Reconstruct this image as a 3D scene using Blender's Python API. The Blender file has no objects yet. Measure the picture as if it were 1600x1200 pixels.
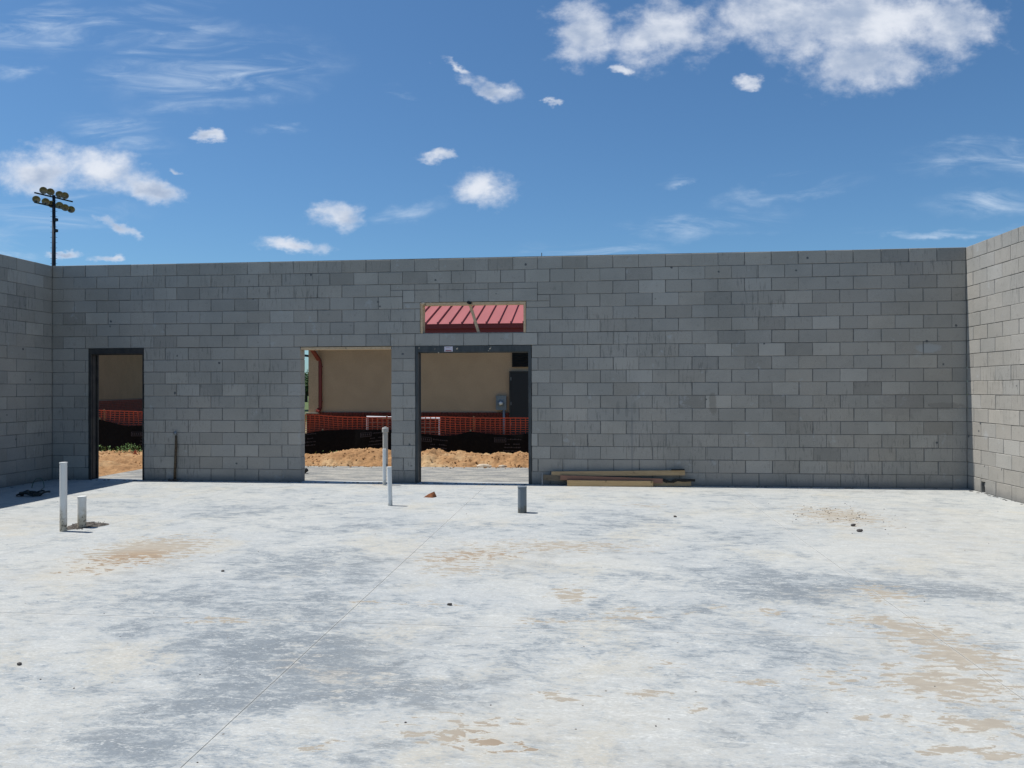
import bpy, math, random
from mathutils import Vector, Matrix, noise
random.seed(7)
S = bpy.context.scene
COL = S.collection

# ------------------------------------------------------------------ camera
CAM = Vector((9.176412, -12.211347, 1.53096))
YAW, PITCH, ROLL = -0.10292918, 0.00600604, -0.0026366
F = Vector((math.sin(YAW)*math.cos(PITCH), math.cos(YAW)*math.cos(PITCH), math.sin(PITCH)))
R = Vector((math.cos(YAW), -math.sin(YAW), 0)); U = R.cross(F)
R2 = R*math.cos(ROLL)+U*math.sin(ROLL); U2 = -R*math.sin(ROLL)+U*math.cos(ROLL)
cd = bpy.data.cameras.new('camera'); cam = bpy.data.objects.new('camera', cd); COL.objects.link(cam)
cd.sensor_width = 36; cd.lens = 1194.424/1600*36; cd.clip_start = .05; cd.clip_end = 3000
cam.matrix_world = Matrix(((R2.x, U2.x, -F.x, CAM.x), (R2.y, U2.y, -F.y, CAM.y), (R2.z, U2.z, -F.z, CAM.z), (0, 0, 0, 1)))
S.camera = cam

# ------------------------------------------------------------------ light
SUN = Vector((-.44, .058, 1)).normalized()      # towards the sun
EL = math.asin(SUN.z); AZ = math.atan2(SUN.x, SUN.y)
sl = bpy.data.lights.new('sun', 'SUN'); sl.energy = 4.9; sl.angle = math.radians(.53); sl.color = (1, .965, .91)
so = bpy.data.objects.new('sun', sl); COL.objects.link(so); so.location = (0, 0, 30)
so.rotation_euler = SUN.to_track_quat('Z', 'Y').to_euler()
S.view_settings.view_transform = 'Standard'; S.view_settings.look = 'None'
S.view_settings.exposure = 0.14; S.view_settings.gamma = 1; S.view_settings.use_curve_mapping = False

W = bpy.data.worlds.new('World'); S.world = W; W.use_nodes = True
nt = W.node_tree; N = nt.nodes; L = nt.links
for n in list(N): N.remove(n)
def nd(t, tree=None, **kw):
    n = (tree or nt).nodes.new(t)
    for k, v in kw.items(): setattr(n, k, v)
    return n
out = nd('ShaderNodeOutputWorld'); bg = nd('ShaderNodeBackground'); bg.inputs['Strength'].default_value = .078
L.new(bg.outputs[0], out.inputs[0])
sky = nd('ShaderNodeTexSky', sky_type='NISHITA'); sky.sun_disc = False
sky.sun_elevation = EL; sky.sun_rotation = AZ % (2*math.pi); sky.altitude = 100; sky.air_density = 1.0; sky.dust_density = .6; sky.ozone_density = 2.2
geo = nd('ShaderNodeTexCoord')
def M(op, a, b=None, c=None, tree=None, clamp=False):
    t = tree or nt
    n = t.nodes.new('ShaderNodeMath'); n.operation = op; n.use_clamp = clamp
    for i, v in enumerate((a, b, c)):
        if v is None: continue
        if isinstance(v, (int, float)): n.inputs[i].default_value = v
        else: t.links.new(v, n.inputs[i])
    return n.outputs[0]
def smooth(x, lo, hi, tree=None):
    t = tree or nt
    n = t.nodes.new('ShaderNodeMapRange'); n.interpolation_type = 'SMOOTHSTEP'
    t.links.new(x, n.inputs[0]); n.inputs[1].default_value = lo; n.inputs[2].default_value = hi
    return n.outputs[0]
rot = nd('ShaderNodeMapping', vector_type='POINT'); rot.inputs['Rotation'].default_value = (0, 0, YAW)
L.new(geo.outputs['Generated'], rot.inputs['Vector'])
sep = nd('ShaderNodeSeparateXYZ'); L.new(rot.outputs[0], sep.inputs[0])
dy = M('MAXIMUM', sep.outputs[1], .02)
uu = M('DIVIDE', sep.outputs[0], dy); vv = M('DIVIDE', sep.outputs[2], dy)
uv = nd('ShaderNodeCombineXYZ'); L.new(uu, uv.inputs[0]); L.new(vv, uv.inputs[1])
def noise_n(vec, scale, detail=6, rough=.55, tree=None, dist=0, mapscale=None, mrot=None, loc=None):
    t = tree or nt
    if mapscale or mrot or loc:
        m = t.nodes.new('ShaderNodeMapping')
        if mapscale: m.inputs['Scale'].default_value = mapscale
        if mrot: m.inputs['Rotation'].default_value = mrot
        if loc: m.inputs['Location'].default_value = loc
        t.links.new(vec, m.inputs[0]); vec = m.outputs[0]
    n = t.nodes.new('ShaderNodeTexNoise'); n.inputs['Scale'].default_value = scale
    n.inputs['Detail'].default_value = detail; n.inputs['Roughness'].default_value = rough
    n.inputs['Distortion'].default_value = dist
    t.links.new(vec, n.inputs['Vector'])
    return n
# warp for natural outlines
wn = noise_n(uv.outputs[0], 8, 3)
wn2 = noise_n(uv.outputs[0], 30, 5, .6, mapscale=(.8, 1.3, 1))
wb_ = nd('ShaderNodeVectorMath', operation='MULTIPLY_ADD'); L.new(wn2.outputs['Color'], wb_.inputs[0]); wb_.inputs[1].default_value = (.062, .034, 0)
wv = nd('ShaderNodeVectorMath', operation='MULTIPLY_ADD'); L.new(wn.outputs['Color'], wv.inputs[0])
wv.inputs[1].default_value = (.06, .04, 0)
sub = nd('ShaderNodeVectorMath', operation='ADD'); sub.inputs[1].default_value = (-.061, -.037, 0)
L.new(uv.outputs[0], wb_.inputs[2]); L.new(wb_.outputs[0], wv.inputs[2]); L.new(wv.outputs[0], sub.inputs[0])
FP, HX, HY = 1194.4, 800, 600+1194.4*math.tan(PITCH)
def field(clouds, vec):
    prev = None
    for (x, y, rx, ry, ang) in clouds:
        m = nd('ShaderNodeMapping', vector_type='TEXTURE')
        m.inputs['Location'].default_value = ((x-HX)/FP, (HY-y)/FP, 0)
        m.inputs['Rotation'].default_value = (0, 0, math.radians(ang))
        m.inputs['Scale'].default_value = (rx/FP, ry/FP, 1)
        L.new(vec, m.inputs[0])
        ln = nd('ShaderNodeVectorMath', operation='LENGTH'); L.new(m.outputs[0], ln.inputs[0])
        o = ln.outputs['Value']
        if prev is None: prev = o
        else:
            k = nd('ShaderNodeMath', operation='SMOOTH_MIN'); k.inputs[2].default_value = .25
            L.new(prev, k.inputs[0]); L.new(o, k.inputs[1]); prev = k.outputs[0]
    return prev
cum = [(912, 45, 66, 68, 0), (1040, 45, 105, 66, 10), (1215, 15, 150, 75, 0), (1345, 42, 215, 88, 0), (1360, 96, 130, 56, 5), (1490, 40, 85, 66, 0),
       (976, 108, 24, 10, 0), (1160, 125, 30, 13, 0), (45, 262, 95, 42, 0), (165, 262, 105, 46, -14), (232, 292, 62, 24, -12),
       (762, 128, 62, 19, -18), (708, 98, 30, 10, -30), (757, 295, 64, 36, 4), (532, 340, 50, 32, 0), (470, 388, 70, 14, -4), (323, 208, 28, 11, -5),
       (276, 262, 22, 9, -20), (182, 353, 44, 13, -22), (690, 240, 34, 11, 0), (108, 398, 36, 9, 0), (163, 401, 22, 8, 0), (860, 155, 14, 7, 0)]
cirr = [(255, 72, 130, 30, 20), (350, 105, 190, 55, 5), (330, 155, 130, 26, 8), (20, 103, 60, 16, 0), (90, 30, 260, 45, 6), (1235, 298, 120, 20, 8),
        (1090, 352, 150, 24, 4), (1555, 245, 170, 26, 0), (1480, 361, 140, 10, 1), (1550, 312, 110, 26, 0), (70, 330, 150, 40, 0), (10, 380, 80, 40, 0),
        (190, 205, 90, 26, -10), (430, 195, 40, 12, 0), (625, 140, 32, 13, -30), (1060, 280, 26, 12, 30), (640, 330, 60, 16, 10), (930, 390, 120, 16, 0)]
fc = field(cum, sub.outputs[0]); fi = field(cirr, sub.outputs[0])
n1 = noise_n(uv.outputs[0], 14, 9, .58, mapscale=(1, 1.4, 1), dist=.2)
n2 = noise_n(uv.outputs[0], 34, 6, .65, mapscale=(1, 1.3, 1))
n3 = noise_n(uv.outputs[0], 7, 9, .62, mapscale=(1, 4.6, 1), mrot=(0, 0, math.radians(-9)), dist=.9)
nn = M('ADD', M('MULTIPLY', M('SUBTRACT', n1.outputs[0], .5), 2.3), M('MULTIPLY', M('SUBTRACT', n2.outputs[0], .5), 1.0))
cd_ = smooth(M('ADD', M('MULTIPLY', M('SUBTRACT', .95, fc), 1.45), nn), -.10, 1.30)
edge = smooth(fi, 1.25, .1)
ci = M('MULTIPLY', edge, smooth(n3.outputs[0], .40, .82))
# the sky goes on outside the frame with scattered cloud of the same sort
dsep = nd('ShaderNodeSeparateXYZ'); L.new(geo.outputs['Generated'], dsep.inputs[0])
zz = M('MAXIMUM', dsep.outputs[2], .06)
pl = nd('ShaderNodeCombineXYZ'); L.new(M('DIVIDE', dsep.outputs[0], M('ADD', zz, .12)), pl.inputs[0]); L.new(M('DIVIDE', dsep.outputs[1], M('ADD', zz, .12)), pl.inputs[1])
g1 = noise_n(pl.outputs[0], 1.1, 9, .58, loc=(3.1, 7.7, 0))
gen = smooth(g1.outputs[0], .60, .74)
au = M('ABSOLUTE', uu)
outm = M('MAXIMUM', M('MAXIMUM', smooth(au, .78, .95), smooth(vv, .56, .72)), smooth(sep.outputs[1], .12, .04))
gen = M('MULTIPLY', M('MULTIPLY', gen, outm), smooth(dsep.outputs[2], .02, .10))
inm = M('SUBTRACT', 1, smooth(sep.outputs[1], .12, .04))
cd_ = M('MULTIPLY', cd_, inm); ci = M('MULTIPLY', ci, inm)
# cloud shade: dense middles a little greyer, tops bright
sh = noise_n(uv.outputs[0], 8, 5, .55, mapscale=(1, 1.6, 1), loc=(0, .05, 2))
shade = nd('ShaderNodeMix', data_type='RGBA'); shade.inputs['A'].default_value = (9.6, 10.0, 10.8, 1); shade.inputs['B'].default_value = (4.6, 5.6, 7.4, 1)
L.new(M('MULTIPLY', smooth(M('SUBTRACT', .9, fc), .1, .8), smooth(sh.outputs[0], .36, .60)), shade.inputs['Factor'])
# sky colour: slightly deeper
tint = nd('ShaderNodeMix', data_type='RGBA', blend_type='MULTIPLY'); tint.inputs['Factor'].default_value = 1
L.new(sky.outputs[0], tint.inputs['A']); tint.inputs['B'].default_value = (.69, 1.02, 1.25, 1)
m1 = nd('ShaderNodeMix', data_type='RGBA'); L.new(tint.outputs['Result'], m1.inputs['A']); m1.inputs['B'].default_value = (7.2, 8.6, 10.4, 1)
L.new(M('MULTIPLY', ci, .78), m1.inputs['Factor'])
m2 = nd('ShaderNodeMix', data_type='RGBA'); L.new(m1.outputs['Result'], m2.inputs['A']); L.new(shade.outputs['Result'], m2.inputs['B'])
L.new(M('MULTIPLY', M('MAXIMUM', cd_, gen), .93), m2.inputs['Factor'])
L.new(m2.outputs['Result'], bg.inputs['Color'])
W.cycles.sampling_method = 'MANUAL'; W.cycles.sample_map_resolution = 1024

# ------------------------------------------------------------------ helpers
class MB:
    def __init__(s): s.v = []; s.f = []; s.c = []; s.col = (1, 1, 1, 1)
    def add(s, vs, fs):
        o = len(s.v); s.v += [tuple(v) for v in vs]; s.c += [s.col]*len(vs)
        s.f += [tuple(i+o for i in f) for f in fs]
    def box(s, x0, x1, y0, y1, z0, z1, j=0):
        vs = [(x, y, z) for z in (z0, z1) for y in (y0, y1) for x in (x0, x1)]
        if j: vs = [tuple(c+random.uniform(-j, j) for c in v) for v in vs]
        s.add(vs, [(0, 2, 3, 1), (4, 5, 7, 6), (0, 1, 5, 4), (2, 6, 7, 3), (0, 4, 6, 2), (1, 3, 7, 5)])
    def bar(s, a, b, w, h, up=(0, 0, 1)):
        a = Vector(a); b = Vector(b); d = (b-a).normalized(); sd = d.cross(Vector(up)).normalized(); u = sd.cross(d)
        vs = [p+sd*sx*w/2+u*sz*h/2 for p in (a, b) for sz in (-1, 1) for sx in (-1, 1)]
        s.add(vs, [(0, 1, 3, 2), (4, 6, 7, 5), (0, 4, 5, 1), (2, 3, 7, 6), (0, 2, 6, 4), (1, 5, 7, 3)])
    def tube(s, pts, r, n=10, caps=True):
        pts = [Vector(p) for p in pts]; rings = []
        rs = r if isinstance(r, (list, tuple)) else [r]*len(pts)
        d0 = (pts[1]-pts[0]).normalized(); u = d0.orthogonal().normalized()
        for i, p in enumerate(pts):
            d = (pts[min(i+1, len(pts)-1)]-pts[max(i-1, 0)]).normalized()
            u = (u-d*u.dot(d)).normalized(); w = d.cross(u)
            rings.append([p+(u*math.cos(t)+w*math.sin(t))*rs[i] for t in [2*math.pi*k/n for k in range(n)]])
        vs = [v for rg in rings for v in rg]; fs = []
        for i in range(len(pts)-1):
            for k in range(n): fs.append((i*n+k, i*n+(k+1) % n, (i+1)*n+(k+1) % n, (i+1)*n+k))
        if caps: fs.append(tuple(range(n-1, -1, -1))); fs.append(tuple((len(pts)-1)*n+k for k in range(n)))
        s.add(vs, fs)
    def quad(s, a, b, c, d): s.add([a, b, c, d], [(0, 1, 2, 3)])
    def blob(s, c, r, sq=(1, 1, 1), j=.25, seg=6):
        vs = [(c[0], c[1], c[2]+r*sq[2])]; fs = []
        for a in (1, 2, 3):
            ph = math.pi*a/4
            for k in range(seg):
                t = 2*math.pi*k/seg; q = r*(1+random.uniform(-j, j))
                vs.append((c[0]+q*sq[0]*math.sin(ph)*math.cos(t), c[1]+q*sq[1]*math.sin(ph)*math.sin(t), c[2]+q*sq[2]*math.cos(ph)))
        vs.append((c[0], c[1], c[2]-r*sq[2]))
        for k in range(seg):
            k2 = (k+1) % seg; fs.append((0, 1+k, 1+k2)); fs.append((1+k, 1+seg+k, 1+seg+k2, 1+k2)); fs.append((1+seg+k, 1+2*seg+k, 1+2*seg+k2, 1+seg+k2)); fs.append((1+2*seg+k, 1+3*seg, 1+2*seg+k2))
        s.add(vs, fs)
    def build(s, name, mat, parent=None, smooth=False, attr=False):
        me = bpy.data.meshes.new(name); me.from_pydata(s.v, [], s.f); me.materials.append(mat)
        if smooth: me.polygons.foreach_set('use_smooth', [True]*len(me.polygons))
        if attr:
            a = me.color_attributes.new('tone', 'FLOAT_COLOR', 'POINT')
            a.data.foreach_set('color', [c for v in s.c for c in v])
        me.update(); o = bpy.data.objects.new(name, me); COL.objects.link(o)
        if parent: o.parent = parent
        return o
def thing(name, label, cat, group=None, loc=(0, 0, 0)):
    o = bpy.data.objects.new(name, None); COL.objects.link(o); o.location = loc; o.empty_display_size = .2
    return tag(o, label, cat, group)
def tag(o, label, cat, group=None):
    o['label'] = label; o['category'] = cat
    if group: o['group'] = group
    return o
def struct(o): o['kind'] = 'structure'; return o
def stuff(o): o['kind'] = 'stuff'; return o

def mat(name, col, rough=.8, metal=0, spec=.3):
    m = bpy.data.materials.new(name); m.use_nodes = True; t = m.node_tree
    b = t.nodes['Principled BSDF']; b.inputs['Base Color'].default_value = (*col, 1)
    b.inputs['Roughness'].default_value = rough; b.inputs['Metallic'].default_value = metal
    b.inputs['Specular IOR Level'].default_value = spec
    return m, t, b
def mixc(t, fac, a, b, blend='MIX'):
    n = t.nodes.new('ShaderNodeMix'); n.data_type = 'RGBA'; n.blend_type = blend
    for k, v in (('Factor', fac), ('A', a), ('B', b)):
        if isinstance(v, (int, float)): n.inputs[k].default_value = v
        elif isinstance(v, tuple): n.inputs[k].default_value = (*v, 1)
        else: t.links.new(v, n.inputs[k])
    return n.outputs['Result']
def bump(t, b, h, strength=.3, dist=.01, prev=None):
    n = t.nodes.new('ShaderNodeBump'); n.inputs['Strength'].default_value = strength; n.inputs['Distance'].default_value = dist
    t.links.new(h, n.inputs['Height'])
    if prev: t.links.new(prev, n.inputs['Normal'])
    t.links.new(n.outputs[0], b.inputs['Normal']); return n.outputs[0]
def coords(t, kind='Object'):
    if kind == 'World': return t.nodes.new('ShaderNodeNewGeometry').outputs['Position']
    return t.nodes.new('ShaderNodeTexCoord').outputs[kind]
def noisy(name, c1, c2, scale=8, rough=.8, bs=.2, bd=.01, detail=6, lo=.35, hi=.65, mapscale=None, spec=.3, metal=0, fine=None):
    m, t, b = mat(name, c1, rough, metal, spec); p = coords(t, 'World')
    n = noise_n(p, scale, detail, .6, tree=t, mapscale=mapscale)
    c = mixc(t, smooth(n.outputs[0], lo, hi, t), c1, c2)
    if fine:
        n2_ = noise_n(p, fine, 3, .6, tree=t); c = mixc(t, smooth(n2_.outputs[0], .3, .7, t), c, mixc(t, 1.0, c, (.72, .72, .72), 'MULTIPLY'))
    t.links.new(c, b.inputs['Base Color'])
    if bs: bump(t, b, n.outputs[0], bs, bd)
    return m

# ------------------------------------------------------------------ materials
def block_material():
    m, t, b = mat('concrete_block', (.3, .3, .3), .93, spec=.2); p = coords(t, 'World')
    a = t.nodes.new('ShaderNodeAttribute'); a.attribute_name = 'tone'
    sp = t.nodes.new('ShaderNodeSeparateColor'); t.links.new(a.outputs['Color'], sp.inputs[0])
    base = mixc(t, sp.outputs[1], (.364, .350, .320), (.382, .356, .314))
    base = mixc(t, 1.0, base, mixc(t, 1.0, (1, 1, 1), (1, 1, 1)), 'MULTIPLY')
    v = t.nodes.new('ShaderNodeVectorMath'); v.operation = 'SCALE'; t.links.new(base, v.inputs[0]); t.links.new(sp.outputs[0], v.inputs['Scale'])
    c = v.outputs[0]
    big = noise_n(p, 1.3, 6, .6, tree=t, loc=(3, 1, 8)); c = mixc(t, smooth(big.outputs[0], .38, .66, t), c, mixc(t, 1.0, c, (.88, .89, .89), 'MULTIPLY'))
    med = noise_n(p, 11, 6, .7, tree=t); c = mixc(t, smooth(med.outputs[0], .56, .72, t), c, mixc(t, 1.0, c, (.8, .8, .8), 'MULTIPLY'))
    spk = noise_n(p, 140, 3, .7, tree=t); c = mixc(t, smooth(spk.outputs[0], .35, .75, t), mixc(t, 1.0, c, (.86, .86, .86), 'MULTIPLY'), mixc(t, 1.0, c, (1.1, 1.1, 1.1), 'MULTIPLY'))
    # mortar smears and drips running down, and dark scuffs
    dr = noise_n(p, 5, 5, .65, tree=t, mapscale=(6, 6, .8)); drm = noise_n(p, .9, 2, .5, tree=t, loc=(9, 4, 1))
    c = mixc(t, M('MULTIPLY', smooth(dr.outputs[0], .54, .64, t), smooth(drm.outputs[0], .48, .60, t), tree=t), c, mixc(t, 1.0, c, (.70, .71, .72), 'MULTIPLY'))
    li = noise_n(p, 3.3, 7, .7, tree=t, loc=(1, 5, 2)); c = mixc(t, M('MULTIPLY', smooth(li.outputs[0], .61, .70, t), .5, tree=t), c, (.42, .43, .43))
    pit = t.nodes.new('ShaderNodeTexVoronoi'); pit.inputs['Scale'].default_value = 3.1; t.links.new(p, pit.inputs['Vector'])
    pw = noise_n(p, 26, 3, .6, tree=t)
    c = mixc(t, smooth(M('ADD', pit.outputs['Distance'], M('MULTIPLY', pw.outputs[0], .12, tree=t), tree=t), .135, .10, t), c, (.10, .105, .11))
    # named stains: rusty drip, dark blot, pale smear (x, z, rx, rz, colour)
    sx = t.nodes.new('ShaderNodeSeparateXYZ'); t.links.new(p, sx.inputs[0])
    wob = noise_n(p, 9, 5, .7, tree=t)
    for (x, z, rx, rz, colr, s) in ((11.07, 1.28, .07, .20, (.19, .175, .145), .5), (14.28, 2.13, .2, .08, (.36, .37, .37), .8), (13.9, 1.28, .4, .2, (.2, .19, .18), .25),
                                    (14.5, 1.25, .30, .06, (.20, .19, .175), .5), (9.60, 1.22, .035, .13, (.22, .215, .20), .6), (9.74, 1.20, .03, .16, (.22, .215, .20), .6), (9.86, 1.22, .03, .12, (.24, .235, .21), .6), (9.82, .7, .02, .65, (.2, .2, .2), .5)):
        dx = M('DIVIDE', M('SUBTRACT', sx.outputs[0], x, tree=t), rx, tree=t); dz = M('DIVIDE', M('SUBTRACT', sx.outputs[2], z, tree=t), rz, tree=t)
        q = M('ADD', M('MULTIPLY', dx, dx, tree=t), M('MULTIPLY', dz, dz, tree=t), tree=t)
        q = M('ADD', q, M('MULTIPLY', M('SUBTRACT', wob.outputs[0], .5, tree=t), 2.6, tree=t), tree=t)
        c = mixc(t, M('MULTIPLY', smooth(q, 1.1, .4, t), s, tree=t), c, colr)
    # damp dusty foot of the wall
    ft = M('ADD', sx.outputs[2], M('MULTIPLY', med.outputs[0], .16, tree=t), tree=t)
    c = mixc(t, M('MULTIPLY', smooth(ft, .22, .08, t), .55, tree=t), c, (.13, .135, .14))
    t.links.new(c, b.inputs['Base Color'])
    h = M('ADD', spk.outputs[0], M('MULTIPLY', med.outputs[0], 1.2, tree=t), tree=t)
    bump(t, b, h, .5, .004)
    return m
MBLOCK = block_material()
MMORTAR = noisy('mortar', (.12, .122, .12), (.20, .195, .185), 14, .95, .5, .01)
MFRAME = noisy('steel_frame', (.035, .042, .045), (.060, .066, .068), 9, .55, .05, .003, spec=.4, mapscale=(1, 1, .3))
MFRAMEL = noisy('steel_frame_dark', (.022, .024, .026), (.045, .043, .04), 6, .6, .05, .003, spec=.35)
MWOOD = None
def wood(name, a, b_, ax=(1, 14, 14)):
    m, t, b = mat(name, a, .75, spec=.25); p = coords(t, 'World')
    n = noise_n(p, 5, 6, .65, tree=t, mapscale=ax, dist=1.2); k = noise_n(p, 7, 2, .5, tree=t)
    c = mixc(t, smooth(n.outputs[0], .3, .7, t), a, b_); c = mixc(t, smooth(k.outputs[0], .68, .74, t), c, tuple(x*.35 for x in a))
    t.links.new(c, b.inputs['Base Color']); bump(t, b, n.outputs[0], .2, .003); return m
MW_NEW = wood('new_pine', (.62, .43, .22), (.50, .33, .16))
MW_BUCK = wood('buck_pine', (.60, .45, .29), (.46, .33, .20), (4, 4, 4))
MW_TAN = wood('tan_pine', (.46, .34, .20), (.35, .25, .14))
MW_PINK = wood('stained_pine', (.34, .17, .12), (.24, .14, .10))
MW_OLD = wood('grey_pine', (.20, .16, .11), (.12, .10, .075))

def floor_material():
    m, t, b = mat('concrete_floor', (.5, .5, .5), .78, spec=.25); p = coords(t, 'World')
    a = t.nodes.new('ShaderNodeAttribute'); a.attribute_name = 'tone'
    sp = t.nodes.new('ShaderNodeSeparateColor'); t.links.new(a.outputs['Color'], sp.inputs[0])
    dk, tn, sf = sp.outputs
    A = lambda x, y: M('ADD', x, y, tree=t); X = lambda x, y: M('MULTIPLY', x, y, tree=t); D = lambda x, y: M('SUBTRACT', x, y, tree=t)
    Nz = lambda sc, det, ro, ms, dist, loc, rz=0: M('MULTIPLY', M('SUBTRACT', noise_n(p, sc, det, ro, tree=t, mapscale=ms, mrot=(0, 0, math.radians(rz)), dist=dist, loc=loc).outputs[0], .5, tree=t), 2.2, tree=t)
    lo1 = Nz(.8, 6, .6, (1, 1, 1), .3, (4, 2, 0)); lo2 = Nz(1.3, 5, .6, (.8, 1.1, 1), .4, (7, 1, 2)); lo3 = Nz(1.1, 5, .6, (1, 1, 1), .2, (1, 8, 5))
    m1 = Nz(3.2, 10, .74, (.85, 1.05, 1), .6, (3, 7, 1), 10); s1 = Nz(8, 9, .78, (.62, 1.2, 1), .8, (1, 9, 3), 8); s2 = Nz(24, 7, .78, (.5, 1.2, 1), .7, (5, 5, 5), -6)
    s3 = Nz(75, 5, .75, (.5, 1.2, 1), .3, (2, 4, 6), 5); s4 = Nz(11, 8, .74, (.45, 1.6, 1), 1.0, (3, 3, 1), -14); s6 = Nz(80, 4, .7, (.5, 1.5, 1), .2, (2, 9, 2))
    c = mixc(t, smooth(lo1, -.25, .25, t), (.405, .410, .390), (.372, .385, .380))
    c = mixc(t, X(smooth(A(lo3, X(s1, .35)), .02, .34, t), .7), c, (.405, .390, .340))
    q = A(A(A(X(dk, .52), X(lo2, .45)), A(X(m1, 1.0), X(s1, .95))), A(X(s2, .95), X(s3, .85)))
    c = mixc(t, X(smooth(q, -.02, .30, t), .82), c, (.262, .288, .302))
    c = mixc(t, X(smooth(q, .26, .64, t), .82), c, (.150, .172, .190))
    w = A(A(X(s4, .9), X(s6, .6)), X(s3, .35)); c = mixc(t, X(smooth(w, .10, .30, t), .66), c, (.490, .495, .468))
    lum = A(A(1.0, X(s2, .34)), X(s3, .45)); vl = t.nodes.new('ShaderNodeVectorMath'); vl.operation = 'SCALE'; t.links.new(c, vl.inputs[0]); t.links.new(lum, vl.inputs['Scale']); c = vl.outputs[0]
    # soft dried-mud tint and curled flaky crust
    c = mixc(t, X(X(sf, smooth(s1, -.4, .3, t)), .55), c, (.42, .385, .315))
    c = mixc(t, X(smooth(A(X(s4, .7), X(lo3, .8)), .30, .46, t), .35), c, (.40, .355, .285))
    g1 = Nz(10, 7, .68, (.62, 1.2, 1), .9, (2, 2, 9), -22); g2 = Nz(17, 4, .6, (.5, 1.2, 1), .4, (1, 1, 1), -22)
    fl = A(A(A(X(tn, 1.0), X(g1, .95)), X(g2, 1.5)), X(s3, .35))
    crust = X(smooth(fl, .52, .60, t), smooth(tn, .03, .12, t))
    c = mixc(t, X(X(smooth(fl, .30, .52, t), smooth(tn, .03, .15, t)), .5), c, (.50, .47, .40))
    tanc = mixc(t, smooth(g2, -.3, .3, t), (.350, .310, .250), (.295, .260, .210))
    tanc = mixc(t, smooth(sf, .5, 1.0, t), tanc, mixc(t, smooth(g2, -.3, .3, t), (.33, .235, .145), (.24, .175, .115)))
    c = mixc(t, X(crust, .92), c, tanc)
    crm = X(crust, 1.0)
    f2o, fso = s2, s3
    # specks of dirt
    v = t.nodes.new('ShaderNodeTexVoronoi'); v.inputs['Scale'].default_value = 7; t.links.new(p, v.inputs['Vector'])
    vs = t.nodes.new('ShaderNodeSeparateColor'); t.links.new(v.outputs['Color'], vs.inputs[0])
    c = mixc(t, X(smooth(v.outputs['Distance'], .05, .035, t), smooth(vs.outputs[0], .5, .55, t)), c, (.13, .115, .10))
    # saw-cut joints: pale slurry dust each side of the cut
    s = t.nodes.new('ShaderNodeSeparateXYZ'); t.links.new(p, s.inputs[0])
    for ax, val in ((0, 3.73), (0, 7.52), (0, 11.28), (1, -7.33)):
        dd = M('ABSOLUTE', D(s.outputs[ax], val), tree=t)
        dd = A(dd, X(s2, .03))
        c = mixc(t, X(smooth(dd, .02, .005, t), .22), c, (.47, .46, .42))
    t.links.new(c, b.inputs['Base Color'])
    t.links.new(M('SUBTRACT', .88, X(smooth(q, .1, .9, t), .2), tree=t), b.inputs['Roughness'])
    n_ = bump(t, b, A(s2, X(s3, .6)), .25, .004); bump(t, b, crust, .5, .004, n_)
    return m
MFLOOR = floor_material()
MJOINT = noisy('joint_dirt', (.2, .19, .17), (.11, .105, .10), 20, .9)
MAPRON = noisy('apron_concrete', (.21, .21, .20), (.38, .36, .31), 3.4, .85, .2, .006, mapscale=(.6, 1.4, 1), fine=30)
def dirt_material():
    m, t, b = mat('dug_sand', (.4, .25, .12), .95, spec=.1); p = coords(t, 'World')
    n = noise_n(p, 3, 8, .7, tree=t); k = noise_n(p, 16, 6, .7, tree=t); d = noise_n(p, 1.2, 3, .5, tree=t, loc=(2, 2, 2))
    c = mixc(t, smooth(n.outputs[0], .3, .7, t), (.41, .24, .115), (.29, .16, .075))
    c = mixc(t, smooth(d.outputs[0], .5, .7, t), c, (.45, .31, .17)); c = mixc(t, smooth(k.outputs[0], .52, .68, t), c, (.27, .145, .07))
    t.links.new(c, b.inputs['Base Color']); bump(t, b, k.outputs[0], .8, .03); return m
MDIRT = dirt_material()
MGROUND = noisy('sandy_ground', (.36, .29, .19), (.22, .22, .10), .35, .95, .2, .02, fine=6)
MGRASS = noisy('meadow', (.07, .11, .03), (.12, .15, .05), .05, .95, 0, fine=1.5)
MFABRIC = noisy('black_geotextile', (.0045, .0045, .005), (.007, .007, .0075), 14, .85, .2, .01, spec=.12)
MPRINT, _, _ = mat('grey_print', (.05, .047, .054), .9)
MORANGE = noisy('orange_plastic', (.56, .085, .03), (.44, .075, .035), 3, .5, 0)
MSTAKE = wood('stake_wood', (.35, .24, .13), (.24, .17, .1), (14, 14, 1))
def pvc(name, c, dirt, top):
    m, t, b = mat(name, c, .45, spec=.4); p = coords(t, 'World')
    s = t.nodes.new('ShaderNodeSeparateXYZ'); t.links.new(p, s.inputs[0])
    n = noise_n(p, 12, 5, .65, tree=t); k = noise_n(p, 38, 4, .6, tree=t)
    h = M('ADD', s.outputs[2], M('MULTIPLY', M('SUBTRACT', n.outputs[0], .5, tree=t), .5, tree=t), tree=t)
    cc = mixc(t, M('MULTIPLY', smooth(h, top, top*.1, t), .8, tree=t), c, dirt)
    cc = mixc(t, M('MULTIPLY', smooth(h, top*.75, 0, t), smooth(k.outputs[0], .5, .62, t), tree=t), cc, (.07, .055, .04))
    cc = mixc(t, smooth(k.outputs[0], .70, .75, t), cc, (.2, .17, .13))
    t.links.new(cc, b.inputs['Base Color']); return m
MPVC = pvc('white_pvc', (.72, .72, .69), (.47, .40, .27), .34)
MPVC2 = pvc('white_pvc_clean', (.70, .72, .71), (.52, .53, .50), .12)
MPVCG = pvc('grey_pvc', (.15, .18, .205), (.115, .115, .10), .12)
MPVCT = pvc('weathered_pvc', (.50, .50, .47), (.42, .38, .32), .05)
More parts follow.
